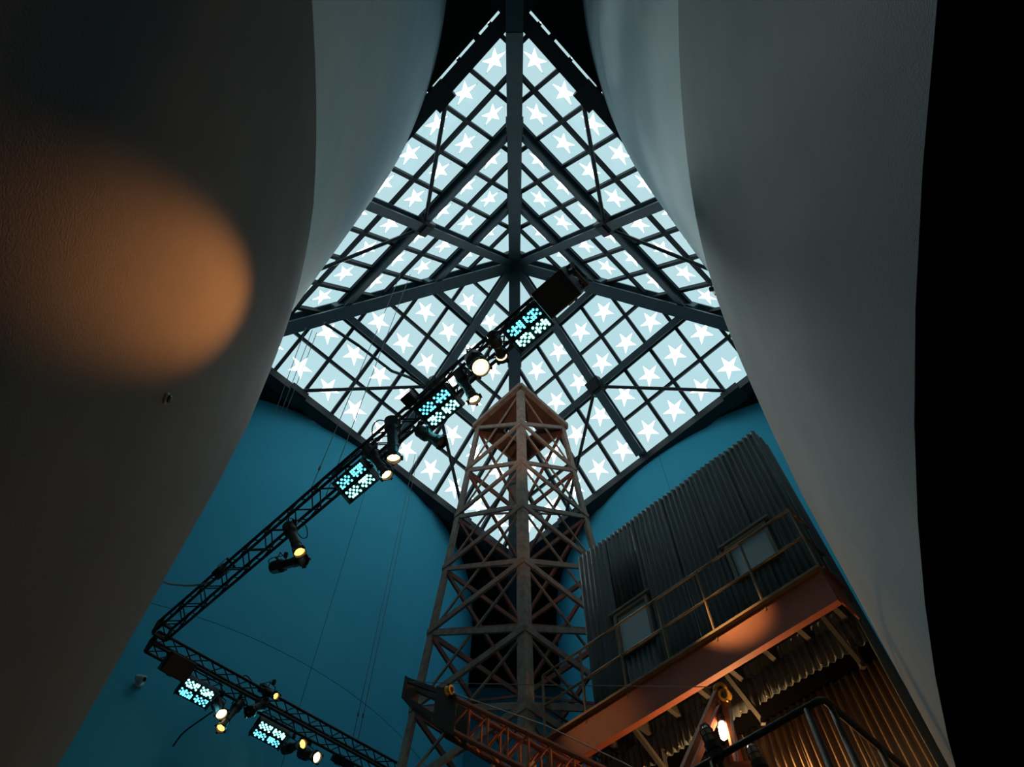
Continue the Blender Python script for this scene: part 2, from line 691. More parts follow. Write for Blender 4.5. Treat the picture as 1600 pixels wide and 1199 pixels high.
    # base beam, set just outside the glass line
    nh = V((n.x, n.y, 0)).normalized()
    b = MB()
    b.bar(P + nh * 0.20 - V((0, 0, 0.03)), Q + nh * 0.20 - V((0, 0, 0.03)), 0.40, 0.36)
    b.build('base_beam', 'mullion', sky)
    for s in range(-3, 4):
        if s == 0:
            continue
        c = M + e * (s * 1.75) + nh * 0.43 + V((0, 0, 0.05))
        MB().box(c, e * 0.09, nh * 0.09, V((0, 0, 0.10))).build('bracket', 'mullion', sky)
    for s in (-1, 1):
        c = M + e * (s * 3.15 * PW) + nh * 0.15 + V((0, 0, -0.12))
        MB().box(c, e * 0.30, nh * 0.28, V((0, 0, 0.16))).build('bracket', 'mullion', sky)

for cnr in (cN, cF, cL, cR):
    t = (APEX - cnr).normalized()
    s = t.cross(V((0, 0, 1))).normalized()
    up = s.cross(t)
    MB().ibeam(cnr + up * 0.25, APEX + up * 0.25, 0.44, 0.62, 0.07, up).build('ridge_beam', 'steel_dark', sky)
    # gusset where purlins meet the ridge
    for j in (2, 4):
        p = cnr + (APEX - cnr) * (j / ROWS)
        MB().box(p - up * 0.05, s * 0.26, t * 0.22, up * 0.2).build('gusset', 'steel_dark', sky)
for cnr in (cN, cF, cL, cR):
    o_ = V((cnr.x, cnr.y - YC, 0)).normalized()
    s_ = V((-o_.y, o_.x, 0))
    b = MB()
    c_ = cnr + V((0, 0, -0.24))
    b.slab([c_ - o_ * 0.15, c_ + o_ * 1.2 + s_ * 1.35, c_ + o_ * 1.2 - s_ * 1.35], (0, 0, 1), 0.2)
    b.build('corner_plate', 'mullion', sky)
for cnr in (cN, cF):
    o_ = V((0, cnr.y - YC, 0)).normalized()
    MB().bar(cnr - o_ * 0.2 - V((0, 0, 0.4)), cnr + o_ * 4.2 - V((0, 0, 0.4)), 0.44, 0.3).build('collar_beam', 'steel_dark', sky)
b = MB()
b.lathe(APEX + V((0, 0, 0.3)), (0, 0, -1), [(0, 0.5), (0.4, 0.62), (0.75, 0.62), (0.9, 0.35)], 8)
b.build('hub', 'mullion', sky)

# ------------------------------------------------------------------ oil derrick
DX, DY = 0.17, 11.0
ZT = 17.8


def drad(z):
    return 1.31 + 0.0745 * (ZT - z)


def corner(kk, z):
    r = drad(z)
    dx, dy = [(0, -1), (-1, 0), (0, 1), (1, 0)][kk]
    return V((DX + dx * r, DY + dy * r, z + EYE.z))


def front_z(v):
    e_ = PITCH + math.atan((599.5 - v) / FPX)
    z = 10.0
    for _ in range(40):
        z = tan(e_) * (DY - drad(z))
    return z


levels = [front_z(v) for v in (606.5, 661, 721, 789, 875, 981, 1102)]
levels += [levels[-1] - 2.55, -1.6]
der = thing('oil_derrick', (DX, DY, 0), 'tall tapering lattice oil derrick of weathered rust-brown steel under the skylight', 'derrick')
for kk in range(4):
    a_dir = (corner((kk + 1) % 4, 0) - corner(kk, 0))
    b_dir = (corner((kk - 1) % 4, 0) - corner(kk, 0))
    b = MB()
    b.angle(corner(kk, levels[-1]), corner(kk, levels[0]), 0.17, 0.03, a_dir, b_dir)
    b.build('leg', 'derrick_paint', der)
for li in range(len(levels)):
    z = levels[li]
    for kk in range(4):
        p, q = corner(kk, z), corner((kk + 1) % 4, z)
        nrm = V(((p + q) / 2 - V((DX, DY, p.z))))
        nrm.z = 0
        m = 'derrick_paint' if kk in (0, 3) else 'derrick_warmlit'
        if li < len(levels) - 1:
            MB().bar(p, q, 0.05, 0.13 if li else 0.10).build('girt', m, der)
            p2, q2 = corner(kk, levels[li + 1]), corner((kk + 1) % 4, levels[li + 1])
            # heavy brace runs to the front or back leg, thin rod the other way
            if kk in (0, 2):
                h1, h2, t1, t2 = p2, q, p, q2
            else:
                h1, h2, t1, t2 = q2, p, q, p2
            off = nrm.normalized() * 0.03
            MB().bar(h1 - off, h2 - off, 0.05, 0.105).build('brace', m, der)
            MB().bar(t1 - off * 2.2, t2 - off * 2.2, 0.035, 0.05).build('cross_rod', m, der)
# crown platform with a square hole
zz = ZT + EYE.z
cs = [corner(kk, ZT) for kk in range(4)]
ctr = V((DX, DY, zz))
b = MB()
b.slab([ctr + (c - ctr) * 1.0 + V((0, 0, 0.06)) for c in cs], (0, 0, 1), 0.08, [ctr + (c - ctr) * 0.38 + V((0.0, 0.16, 0.06)) for c in cs])
pl = b.build('crown_platform', 'rust_plate', der)
for kk in range(4):
    p, q = cs[kk], cs[(kk + 1) % 4]
    ov = (p - ctr).normalized() * 0.06
    ov2 = (q - ctr).normalized() * 0.06
    MB().bar(p + ov + V((0, 0, 0.08)), q + ov2 + V((0, 0, 0.08)), 0.10, 0.17).build('edge_beam', 'derrick_paint', pl)

# ------------------------------------------------------------------ corrugated shed, parallel to the far right side of the skylight
CW = 10.0
ED = V((-1, 1, 0)).normalized()      # along the front
ND = V((-1, -1, 0)).normalized()     # out of the front
S0 = at_c(903, 871, CW)
S1 = at_c(1177, 676, CW)
left = V((S0.x, S0.y, 0))
right = V((S1.x, S1.y, 0))
WID = (left - right).length
ztop = (S0.z + S1.z) / 2
shed = thing('corrugated_shed', ((left + right) / 2 - ND * 1.0), 'tall shed clad in dark corrugated metal sheets with two small windows', 'shed')
PITCH_C, AMP = 0.092, 0.019


def corr_sheet(o, t, nrm, x0, x1, zb, zt, m, proud=0.0, holes=()):
    """one corrugated sheet from x0 to x1 along t, holes are (xa, xb, za, zb)"""
    steps = max(2, int(round((x1 - x0) / PITCH_C * 6)))
    xs = [x0 + (x1 - x0) * i / steps for i in range(steps + 1)]
    zs = sorted(set([zb, zt] + [h for ho in holes for h in ho[2:] if zb < h < zt]))
    w = MB()
    vs, fs = [], []
    nz = len(zs)
    for x in xs:
        off = AMP * sin(2 * pi * x / PITCH_C) + proud
        for z in zs:
            p = o + t * x + nrm * off
            vs.append((p.x, p.y, z))
    for i in range(steps):
        xm = (xs[i] + xs[i + 1]) / 2
        for j in range(nz - 1):
            zm = (zs[j] + zs[j + 1]) / 2
            if any(h[0] < xm < h[1] and h[2] < zm < h[3] for h in holes):
                continue
            fs.append((i * nz + j, (i + 1) * nz + j, (i + 1) * nz + j + 1, i * nz + j + 1))
    w.add(vs, fs)
    ob = w.build('sheet', m, shed)
    ob.data.shade_smooth()
    md = ob.modifiers.new('thickness', 'SOLIDIFY')
    md.thickness = 0.004
    md.offset = 0
    return ob


CWK = 9.05                                                   # walkway outer face plane
deck_z = (at_c(1285, 892, CWK).z + at_c(852, 1157, CWK).z) / 2
ov_z = (at_c(1150, 1122, CW).z + at_c(1350, 1012, CW).z) / 2   # where the lower course of sheets begins
win = []
for (tl, br) in (((966, 967), (1022, 995)), ((1140, 860), (1215, 868))):
    a_, b_ = at_c(*tl, CW), at_c(*br, CW)
    xa, xb = sorted([(V((q.x, q.y, 0)) - right).dot(ED) for q in (a_, b_)])
    win.append((xa, xb, b_.z, a_.z))
ns_ = 6
for i in range(ns_):
    xa, xb = WID * i / ns_, WID * (i + 1) / ns_
    corr_sheet(right, ED, ND, xa, xb, deck_z - 0.25, ztop, 'corrugated', 0.012 * (i % 2), win)
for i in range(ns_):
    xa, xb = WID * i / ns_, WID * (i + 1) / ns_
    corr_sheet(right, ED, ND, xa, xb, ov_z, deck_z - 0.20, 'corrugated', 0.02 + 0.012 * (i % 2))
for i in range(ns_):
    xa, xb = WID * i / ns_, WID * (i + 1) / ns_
    corr_sheet(right - ND * 0.30, ED, ND, xa, xb, 0.0, ov_z + 0.02, 'corrugated_lamplit', 0.012 * (i % 2))
DEP = 0.42
for i in range(3):
    corr_sheet(right, -ND, ND.cross(V((0, 0, 1))) * (-1 if ND.cross(V((0, 0, 1))).dot(ED) > 0 else 1), DEP * i / 3, DEP * (i + 1) / 3, 0.0, ztop, 'corrugated', 0.012 * (i % 2))
for i in range(3):
    corr_sheet(left, -ND, ED, DEP * i / 3, DEP * (i + 1) / 3, 0.0, ztop, 'corrugated', 0.012 * (i % 2))
for i in range(ns_):
    corr_sheet(right - ND * DEP, ED, -ND, WID * i / ns_, WID * (i + 1) / ns_, 0.0, ztop, 'corrugated', 0.012 * (i % 2))
b = MB()
pts = [right, left, left - ND * DEP, right - ND * DEP]
b.slab([p + V((0, 0, ztop - 0.08)) for p in pts], (0, 0, 1), 0.04)
b.build('roof', 'corrugated', shed)
MB().slab([p + V((0, 0, ov_z + 0.03)) for p in (right, left, left - ND * 0.32, right - ND * 0.32)], (0, 0, 1), 0.03).build('overhang_board', 'black_drape', shed)  # near-black colour keeps this underside dark against the lamp below
# overlap screws along the lower course
for i in range(18):
    p = right + ED * (PITCH_C * (2.25 + i * 2.0)) + V((0, 0, ov_z + 0.03)) + ND * 0.04
    MB().lathe(p, ND, [(0, 0.012), (0.012, 0.012), (0.018, 0.006)], 6).build('screw', 'chain', shed)
for (xa, xb, za, zb) in win:
    wn = None
    b = MB()
    fw = 0.055
    for (x0, x1, zc0, zc1) in ((xa - fw, xb + fw, zb, zb + fw), (xa - fw, xb + fw, za - fw, za), (xa - fw, xa, za, zb), (xb, xb + fw, za, zb)):
        c = right + ED * ((x0 + x1) / 2) + V((0, 0, (zc0 + zc1) / 2)) + ND * 0.02
        b.box(c, ED * ((x1 - x0) / 2), ND * 0.035, V((0, 0, (zc1 - zc0) / 2)))
    c = right + ED * ((xa + xb) / 2 ) + V((0, 0, zb + fw + 0.035)) + ND * 0.03
    b.box(c, ED * ((xb - xa) / 2 + 0.13), ND * 0.045, V((0, 0, 0.02)))
    wn = b.build('window', 'window_frame', shed)
    c = right + ED * ((xa + xb) / 2) + V((0, 0, (za + zb) / 2)) - ND * 0.01
    MB().box(c, ED * ((xb - xa) / 2), ND * 0.008, V((0, 0, (zb - za) / 2))).build('pane', 'window_pane', wn)

# ------------------------------------------------------------------ walkway with railing along the shed
wk0 = at_c(1285, 892, CWK)      # outer right corner of the deck
wk1 = at_c(852, 1157, CWK)      # outer left end
R0 = V((wk0.x, wk0.y, 0))
Lx = V((wk1.x, wk1.y, 0))
walk = thing('walkway', ((R0 + Lx) / 2 + V((0, 0, deck_z))), 'rust-red steel walkway with thin pipe railing bolted along the corrugated shed', 'walkway')
fas = 0.47
b = MB()
for (p, q, nn) in ((R0, Lx, ND),):
    b.bar(p + V((0, 0, deck_z - fas / 2)), q + V((0, 0, deck_z - fas / 2)), 0.02, fas - 0.02)
    b.box((p + q) / 2 + V((0, 0, deck_z - fas)) - ND * 0.03, (q - p) / 2, ND * 0.045, V((0, 0, 0.014)))
b.build('fascia', 'rust_beam', walk)
MB().box((R0 + Lx) / 2 + V((0, 0, deck_z)) + ND * 0.02, (Lx - R0) / 2, ND * 0.05, V((0, 0, 0.018))).build('flange', 'rail_paint', walk)
Rb = R0 - ND * 0.42
b = MB()
b.bar(R0 + V((0, 0, deck_z - fas / 2)), Rb + V((0, 0, deck_z - fas / 2)), 0.02, fas - 0.02)
b.box((R0 + Rb) / 2 + V((0, 0, deck_z)), (Rb - R0) / 2, ED * 0.045, V((0, 0, 0.014)))
b.build('fascia', 'rust_beam', walk)
wdt = (CW - CWK) / sqrt(2)
# toe plate
b = MB()
b.bar(R0 - ND * 0.06 + V((0, 0, deck_z + 0.06)), Lx - ND * 0.06 + V((0, 0, deck_z + 0.06)), 0.012, 0.10)
b.build('toe_plate', 'rust_beam', walk)
# deck made of grating bars, open to the light
b = MB()
for i in range(9):
    o_ = -ND * (0.05 + (wdt - 0.12) * i / 8)
    b.bar(R0 + o_ + V((0, 0, deck_z - 0.03)), Lx + o_ + V((0, 0, deck_z - 0.03)), 0.035, 0.04)
o = b.build('deck', 'grating', walk)
nb = 9
for i in range(nb):
    p = R0 + (Lx - R0) * ((i + 0.35) / nb)
    b = MB()
    b.bar(p - ND * 0.02 + V((0, 0, deck_z - 0.16)), p - ND * (wdt - 0.05) + V((0, 0, deck_z - 0.16)), 0.06, 0.16)
    b.build('joist', 'grating', walk)
for i, fx in enumerate((0.06, 0.36, 0.68, 0.93)):
    p = R0 + (Lx - R0) * fx
    b = MB()
    b.bar(p - ND * 0.08 + V((0, 0, deck_z - fas + 0.02)), p - ND * (wdt - 0.04) + V((0, 0, deck_z - fas - 0.30)), 0.05, 0.06)
    b.bar(p - ND * (wdt - 0.05) + V((0, 0, deck_z - fas)), p - ND * (wdt - 0.05) + V((0, 0, deck_z - fas - 0.36)), 0.05, 0.05)
    b.build('bracket', 'grating', walk)
rail_h = at_c(1235, 800, CWK).z - deck_z
if True:
    rail_h = 0.5 * (rail_h + at_c(848, 1052, CWK).z - deck_z)
PW0 = at_c(1235, 800, CWK)
PW1 = at_c(848, 1052, CWK)
q0, q1 = V((PW0.x, PW0.y, 0)), V((PW1.x, PW1.y, 0))
for hh, nm in ((rail_h, 'top_rail'), (rail_h * 0.52, 'mid_rail')):
    MB().tube([q0 + V((0, 0, deck_z + hh)), q1 + V((0, 0, deck_z + hh))], 0.018, 8).build(nm, 'rail_paint', walk)
    MB().tube([q0 + V((0, 0, deck_z + hh)), q0 - ND * 0.42 + V((0, 0, deck_z + hh))], 0.018, 8).build(nm, 'rail_paint', walk)
    MB().tube([q1 + V((0, 0, deck_z + hh)), q1 - ND * (wdt + 0.25) + V((0, 0, deck_z + hh))], 0.019, 8).build(nm, 'rail_paint', walk)
for (u, v) in ((852, 1157), (916, 1118), (980, 1078), (1048, 1036), (1119, 992), (1194, 944), (1283, 890)):
    p = at_c(u, v, CWK)
    g = V((p.x, p.y, 0))
    MB().tube([g + V((0, 0, deck_z - 0.1)), g + V((0, 0, deck_z + rail_h))], 0.020, 8).build('post', 'rail_paint', walk)
g = q1 - ND * (wdt + 0.25)
MB().tube([g + V((0, 0, deck_z - 0.1)), g + V((0, 0, deck_z + rail_h))], 0.019, 8).build('post', 'rail_paint', walk)
b = MB()
b.bar(Lx + V((0, 0, deck_z - 0.12)), Lx - ND * (wdt + 0.25) + V((0, 0, deck_z - 0.12)), 0.05, 0.2)
b.build('end_beam', 'rust_beam', walk)

# ------------------------------------------------------------------ crane boom
tipA, endA = at_y(660, 1068, 7.75), at_y(985, 1222, 6.55)
bd = (endA - tipA).normalized()
up = V((0, 0, 1))
side = bd.cross(up).normalized()
if side.y < 0:
    side = -side
boom = thing('crane_boom', endA, 'orange lattice crane boom crossing in front of the derrick legs', 'crane boom')
Lb = (endA - tipA).length
BH, BW = 0.44, 0.30
chords = [V((0, 0, 0)), V((0, 0, -BH)), side * BW, side * BW + V((0, 0, -BH))]
for c in chords:
    MB().tube([tipA + bd * 0.28 + c, endA + c], 0.032, 8).build('chord', 'crane_orange', boom)
nb = 11
for i in range(nb):
    s = 0.62 + i * 0.33
    for a0, b0 in ((0, 1), (2, 3)):
        MB().tube([tipA + bd * s + chords[a0], tipA + bd * s + chords[b0]], 0.016, 6).build('strut', 'crane_orange', boom)
        MB().tube([tipA + bd * s + chords[b0], tipA + bd * (s + 0.33) + chords[a0]], 0.013, 6).build('lacing', 'crane_orange', boom)
    MB().tube([tipA + bd * s + chords[1], tipA + bd * s + chords[3]], 0.014, 6).build('strut', 'crane_orange', boom)
    MB().tube([tipA + bd * s + chords[0], tipA + bd * (s + 0.33) + chords[2]], 0.011, 6).build('lacing', 'crane_orange', boom)
# boom head: closing plate, angled yoke and gusset plates
hd0 = tipA - bd * 0.30
for c in chords:
    MB().bar(tipA + bd * 0.45 + c * 0.9, hd0 + c * 0.62 + V((0, 0, -0.06)), 0.05, 0.06).build('head_arm', 'crane_dark', boom)
MB().box(hd0 + side * BW * 0.31 + V((0, 0, -0.2)), bd * 0.03, side * 0.15, V((0, 0, 0.17))).build('head_plate', 'crane_dark', boom)
for c in (V((0, 0, 0)), side * BW):
    b = MB()
    b.box(tipA + bd * 0.52 + c + V((0, 0, -BH / 2)) - side * 0.02, bd * 0.20, side * 0.012, V((0, 0, BH / 2 + 0.05)))
    b.build('gusset', 'crane_dark', boom)


def pulley(parent, c, ax, r, nm='pulley'):
    b = MB()
    ax = V(ax).normalized()
    b.lathe(c - ax * 0.035, ax, [(0, r), (0.012, r), (0.035, r * 0.78), (0.058, r), (0.07, r)], 18)
    o = b.build(nm, 'pulley_yellow', parent)
    MB().lathe(c - ax * 0.05, ax, [(0, 0.03), (0.10, 0.03)], 8).build('axle', 'crane_dark', o)
    MB().lathe(c - ax * 0.045, ax, [(0, r * 0.45), (0.09, r * 0.45)], 10).build('boss', 'crane_dark', o) if r > 0.1 else None
    return o


pc = at_y(702, 1079, 7.45)
pulley(boom, pc, (0.85, -0.5, -0.1), 0.058)

# ------------------------------------------------------------------ A-frame mast of the crane
ay = 5.7
apx = at_y(1124, 1092, ay)
lg1 = at_y(1068, 1208, ay - 0.35)
af = thing('mast_frame', V((apx.x, apx.y, 0)), 'orange A-frame mast with yellow pulleys at its tip in front of the shed', 'mast')


def ext(p, q, zlow):
    t = (p.z - zlow) / (p.z - q.z)
    return p + (q - p) * t


for (p_, q_, w_) in ((at_y(1121, 1080, ay), at_y(1066, 1208, ay - 0.35), 0.050), (at_y(1125, 1106, ay + 0.02), at_y(1079, 1208, ay - 0.20), 0.046), (at_y(1125, 1082, ay), at_y(1159, 1208, ay - 0.1), 0.060)):
    MB().bar(p_, ext(p_, q_, 2.0), w_, 0.06, (0, 1, 0.9)).build('leg', 'crane_orange', af)
b = MB()
q = at_y(1158, 1196, ay - 0.2)
b.box(q + V((0, 0, -0.12)), V((0.10, 0, 0)), V((0, 0.08, 0)), V((0, 0, 0.10)))
b.build('foot_bracket', 'crane_orange', af)
pulley(af, at_y(1125, 1078, ay), (-0.1, -0.8, -0.55), 0.062)
pulley(af, at_y(1133, 1087, ay - 0.09), (-0.45, -0.75, -0.45), 0.056)
for (u0, v0, u1, v1) in ((1138, 1092, 1152, 1205), (1140, 1092, 1156, 1205)):
    b = MB()
    b.tube([at_y(u0, v0, ay - 0.06), at_y(u1, v1, ay - 0.2)], 0.006, 5)
    b.build('hoist_chain', 'chain', af)
b = MB()
b.tube([at_y(706, 1083, 7.45), at_y(850, 1133, 7.1), at_y(975, 1193, 6.6), at_y(1010, 1212, 6.4)], 0.007, 5)
tag(b.build('boom_cable', 'chain'), 'thin steel cable running down from the boom head pulley', 'cable')
b = MB()
b.tube([at_y(640, 1066, 7.7), at_y(700, 1068, 7.5), at_y(860, 1071, 6.6), at_y(1120, 1074, ay)], 0.005, 5)
tag(b.build('pendant_line', 'wire'), 'thin taut line from the boom head to the mast pulleys', 'cable')

# work lamp hanging inside the mast
bp0 = at_y(1127, 1126, ay - 0.05)
bp1 = at_y(1133, 1166, ay - 0.10)
lamp = thing('work_lamp', bp0, 'glowing bare bulb hanging inside the orange mast frame', 'lamp')
ax = (bp1 - bp0).normalized()
MB().lathe(bp0 - ax * 0.06, ax, [(0, 0.02), (0.02, 0.034), (0.08, 0.034), (0.09, 0.028)], 12).build('socket', 'crane_dark', lamp)
MB().lathe(bp0 + ax * 0.03, ax, [(0, 0.024), (0.05, 0.036), (0.12, 0.034), (0.17, 0.028), (0.19, 0.012)], 14).build('bulb', 'bulb', lamp, True)
MB().tube([bp0 - ax * 0.06, apx + V((0, -0.03, -0.06))], 0.008, 5).build('cord', 'cable', lamp)


def lamp_light(name, kind, loc, energy, color, size=0.05, target=None, ang=None, blend=0.5):
    l = bpy.data.lights.new(name, kind)
    l.energy = energy
    l.color = color
    if kind == 'SPOT':
        l.spot_size = ang
        l.spot_blend = blend
        l.shadow_soft_size = size
    else:
        l.shadow_soft_size = size
    o = bpy.data.objects.new(name, l)
    o.location = loc
    if target is not None:
        o.rotation_euler = (V(target) - V(loc)).to_track_quat('-Z', 'Y').to_euler()
    col.objects.link(o)
    return o


WARM = (1.0, 0.55, 0.20)
AMBER = (1.0, 0.42, 0.12)
lamp_light('bulb_light', 'POINT', bp1 + V((0.14, 0.05, -0.16)), 15, (1.0, 0.62, 0.30), 0.04)


# fill lamp added just below the view to light the lower shed sheets
pl_c = at_c(1195, 1256, CW + 0.22)
fill = thing('fill_lamp', V((pl_c.x, pl_c.y, 0)), 'added warm fill lamp, unseen below the overhanging sheets', 'lamp')
MB().lathe(V((pl_c.x, pl_c.y, 0.0)), (0, 0, 1), [(0, 0.10), (0.03, 0.10), (0.05, 0.02), (pl_c.z - 0.22, 0.02)], 12).build('post', 'black_metal', fill)
MB().lathe(pl_c - V((0, 0, 0.22)), (0, 0, 1), [(0, 0.03), (0.05, 0.06), (0.08, 0.06)], 12).build('socket', 'black_metal', fill)
MB().lathe(pl_c - V((0, 0, 0.14)), (0, 0, 1), [(0, 0.03), (0.06, 0.05), (0.10, 0.045), (0.13, 0.015)], 12).build('bulb', 'lens_amber', fill, True)
lamp_light('fill_light', 'POINT', pl_c + V((0.0, 0.0, 0.06)), 140, (1.0, 0.55, 0.22), 0.05)


def caged_lamp(u, v, y, label):
    c = at_y(u, v, y)
    ax = V((-0.12, 0.05, 1)).normalized()
    t = thing('caged_lamp', c - ax * 0.15, label, 'lamp', 'caged lamps on the crane rail')
    MB().lathe(c - ax * 0.16, ax, [(0, 0.05), (0.06, 0.05), (0.07, 0.062), (0.13, 0.062), (0.14, 0.05)], 14).build('base', 'black_metal', t)
    MB().lathe(c - ax * 0.02, ax, [(0, 0.040), (0.10, 0.040), (0.14, 0.026), (0.15, 0.008)], 14).build('globe', 'cage_glass', t, True)
    b = MB()
    s = ax.cross(V((0, 1, 0))).normalized()
    w = ax.cross(s)
    for k in range(6):
        a = 2 * pi * k / 6
        r = s * cos(a) + w * sin(a)
        b.tube([c - ax * 0.02 + r * 0.05, c + ax * 0.09 + r * 0.05, c + ax * 0.14 + r * 0.03, c + ax * 0.155], 0.004, 5)
    for hgt in (0.03, 0.08):
        b.tube([c + ax * hgt + (s * cos(2 * pi * k / 14) + w * sin(2 * pi * k / 14)) * 0.05 for k in range(15)], 0.004, 5)
    b.build('cage', 'crane_dark', t)
    MB().tube([c - ax * 0.16, c - ax * 0.55], 0.02, 8).build('stem', 'black_metal', t)


caged_lamp(1110, 1158, 5.0, 'unlit caged lamp in front of the orange mast legs, left of the glowing bulb')
caged_lamp(1182, 1186, 5.3, 'unlit caged lamp right of the glowing bulb against the lit corrugated sheets')

# ------------------------------------------------------------------ dark guard rail in front of the crane
CR_ = 6.55
g0 = at_c(1285, 1092, CR_)
gl_ = g0 + ED * 1.9
gb_ = g0 - ND * 1.5
gr = thing('guard_rail', V((g0.x, g0.y, 0)), 'thick dark pipe guard rail with a bent corner in the lower right', 'railing')
MB().tube([gl_, g0 + ED * 0.03, g0 - ND * 0.03, gb_], 0.027, 10).build('top_rail', 'dark_rail', gr, True)
MB().tube([gl_ - V((0, 0, 0.55)), g0 - V((0, 0, 0.55)), gb_ - V((0, 0, 0.55))], 0.022, 10).build('mid_rail', 'dark_rail', gr, True)
for off in (ED * 0.14, ED * 0.98, ED * 1.75, -ND * 0.10, -ND * 0.75):
    p = g0 + off
    MB().tube([p, V((p.x, p.y, 0.3))], 0.024, 10).build('post', 'dark_rail', gr, True)

# ------------------------------------------------------------------ lighting trusses
ZTR = 9.3


def truss(name, p, q, w, label, nbay):
    t = (q - p).normalized()
    s = t.cross(V((0, 0, 1))).normalized()
    u = s.cross(t)
    tr = thing(name, p, label, 'truss', 'hanging lighting trusses')
    cn = [s * (i * w / 2) + u * (j * w / 2) for i, j in ((-1, -1), (1, -1), (1, 1), (-1, 1))]
    for c in cn:
        MB().tube([p + c, q + c], 0.027, 8).build('chord', 'black_truss', tr)
    L = (q - p).length
    for f in range(4):
        for i in range(nbay):
            a_, b_ = cn[f], cn[(f + 1) % 4]
            x0, x1 = L * i / nbay, L * (i + 1) / nbay
            MB().tube([p + t * x0 + a_, p + t * (x0 + x1) / 2 + b_], 0.012, 5).build('lacing', 'black_truss', tr)
            MB().tube([p + t * (x0 + x1) / 2 + b_, p + t * x1 + a_], 0.012, 5).build('lacing', 'black_truss', tr)
    for e_ in (p, q):
        b = MB()
        for f in range(4):
            b.bar(e_ + cn[f], e_ + cn[(f + 1) % 4], 0.05, 0.05)
        b.build('end_frame', 'black_truss', tr)
    return tr


T1a, T1b = at_z(254, 986, ZTR), at_z(905, 428, ZTR)
truss('lighting_truss', T1a, T1b, 0.27, 'long black box truss rising diagonally across the skylight, hung with lights', 16)
T2a, T2b = at_z(238, 1003, ZTR - 0.15), at_z(640, 1222, ZTR - 0.15)
truss('lighting_truss', T2a, T2b, 0.27, 'short black box truss along the lower left blue wall, hung with lights', 11)


def hang_wire(u, v, z, ztop_, label):
    p = at_z(u, v, z)
    b = MB()
    b.tube([p, V((p.x, p.y, ztop_))], 0.008, 5)
    b.tube([p + V((0, 0, 0.75)), p + V((0, 0, 0.83))], 0.02, 6)
    tag(b.build('hanging_wire', 'wire'), label, 'wire', 'hanging wires')


hang_wire(481, 776, ZTR, ZB, 'thin vertical wire holding the long truss above the middle LED panel, left of two')
hang_wire(508, 778, ZTR, ZB, 'thin vertical wire holding the long truss, right of two')
hang_wire(548, 1170, ZTR, ZB, 'thin vertical wire down to the lower truss, left of two')
hang_wire(556, 1172, ZTR, ZB, 'thin vertical wire down to the lower truss, right of two')

for k, (u0, v0, u1, v1, wh) in enumerate(((478, 512, 428, 650, 'left'), (488, 516, 437, 650, 'middle'), (495, 520, 444, 650, 'right'))):
    b = MB()
    b.tube([at_z(u0, v0, 19.0), at_z(u1, v1, 18.2)], 0.010, 5)
    tag(b.build('hanging_wire', 'conduit'), 'thin slack wire before the black soffit at the left skylight corner, %s of three' % wh, 'wire', 'hanging wires')
# LED panels


def led_panel(u, v, z, tdir, length, width, label, tilt=0.0, mats=('led_blue', 'led')):
    c = at_z(u, v, z)
    t = V(tdir).normalized()
    view = (EYE - c).normalized()
    n = (view - t * view.dot(t)).normalized()
    w = n.cross(t)
    if w.z > 0:
        w = -w
    n = (n + w * tilt).normalized()
    w = n.cross(t).normalized()
    if w.z > 0:
        w = -w
    th = thing('led_panel', c, label, 'stage light', 'LED panels on the trusses')
    b = MB()
    b.box(c - n * 0.05, t * (length / 2), w * (width / 2), n * 0.045)
    b.box(c - n * 0.13, t * (length * 0.42), w * (width * 0.36), n * 0.05)
    b.build('housing', 'black_metal', th)
    b = MB()
    for sx in (-1, 1):
        b.bar(c + t * sx * (length / 2 - 0.006), c + t * sx * (length / 2 - 0.006) + n * 0.05, 0.014, width, w)
    b.bar(c - w * (width / 2 - 0.006) - t * length / 2 + n * 0.02, c - w * (width / 2 - 0.006) + t * length / 2 + n * 0.02, 0.05, 0.012, w)
    b.bar(c - t * length / 2 + n * 0.01, c + t * length / 2 + n * 0.01, 0.02, width * 0.1, w)
    b.build('bezel', 'black_metal', th)
    rs = random.Random(int(u))
    for row in (0, 1):
        for grp in (0, 1):
            b = MB()
            gc = c + n * 0.004 + w * ((row - 0.5) * width * 0.47) + t * ((grp - 0.5) * length * 0.46)
            for i in range(6):
                for j in range(4):
                    if (i + j) % 2 == 0 or rs.random() < 0.25:
                        p = gc + t * ((i - 2.5) * length * 0.066) + w * ((j - 1.5) * width * 0.085)
                        b.lathe(p, n, [(0, 0.020), (0.008, 0.019), (0.014, 0.010)], 7)
            o = b.build('led_cluster', mats[row], th)
            o['kind'] = 'stuff'
    # yoke
    up_ = V((0, 0, 1))
    b = MB()
    pts = [c - n * 0.05 + t * (length / 2 + 0.012), c - n * 0.12 + t * (length / 2 + 0.012) - w * (width * 0.72), c - n * 0.12 - t * (length / 2 + 0.012) - w * (width * 0.72), c - n * 0.05 - t * (length / 2 + 0.012)]
    b.tube(pts, 0.013, 6)
    b.build('yoke', 'black_metal', th)
    al = bpy.data.lights.new('led_light', 'AREA')
    al.shape = 'RECTANGLE'
    al.size, al.size_y = length * 0.8, width * 0.7
    al.energy = 4
    al.color = (0.15, 0.85, 1.0)
    lo = bpy.data.objects.new('led_light', al)
    lo.matrix_world = Matrix.Translation(c + n * 0.06) @ n.to_track_quat('Z', 'Y').to_matrix().to_4x4() @ Matrix.Rotation(pi, 4, 'X')
    col.objects.link(lo)
    return th


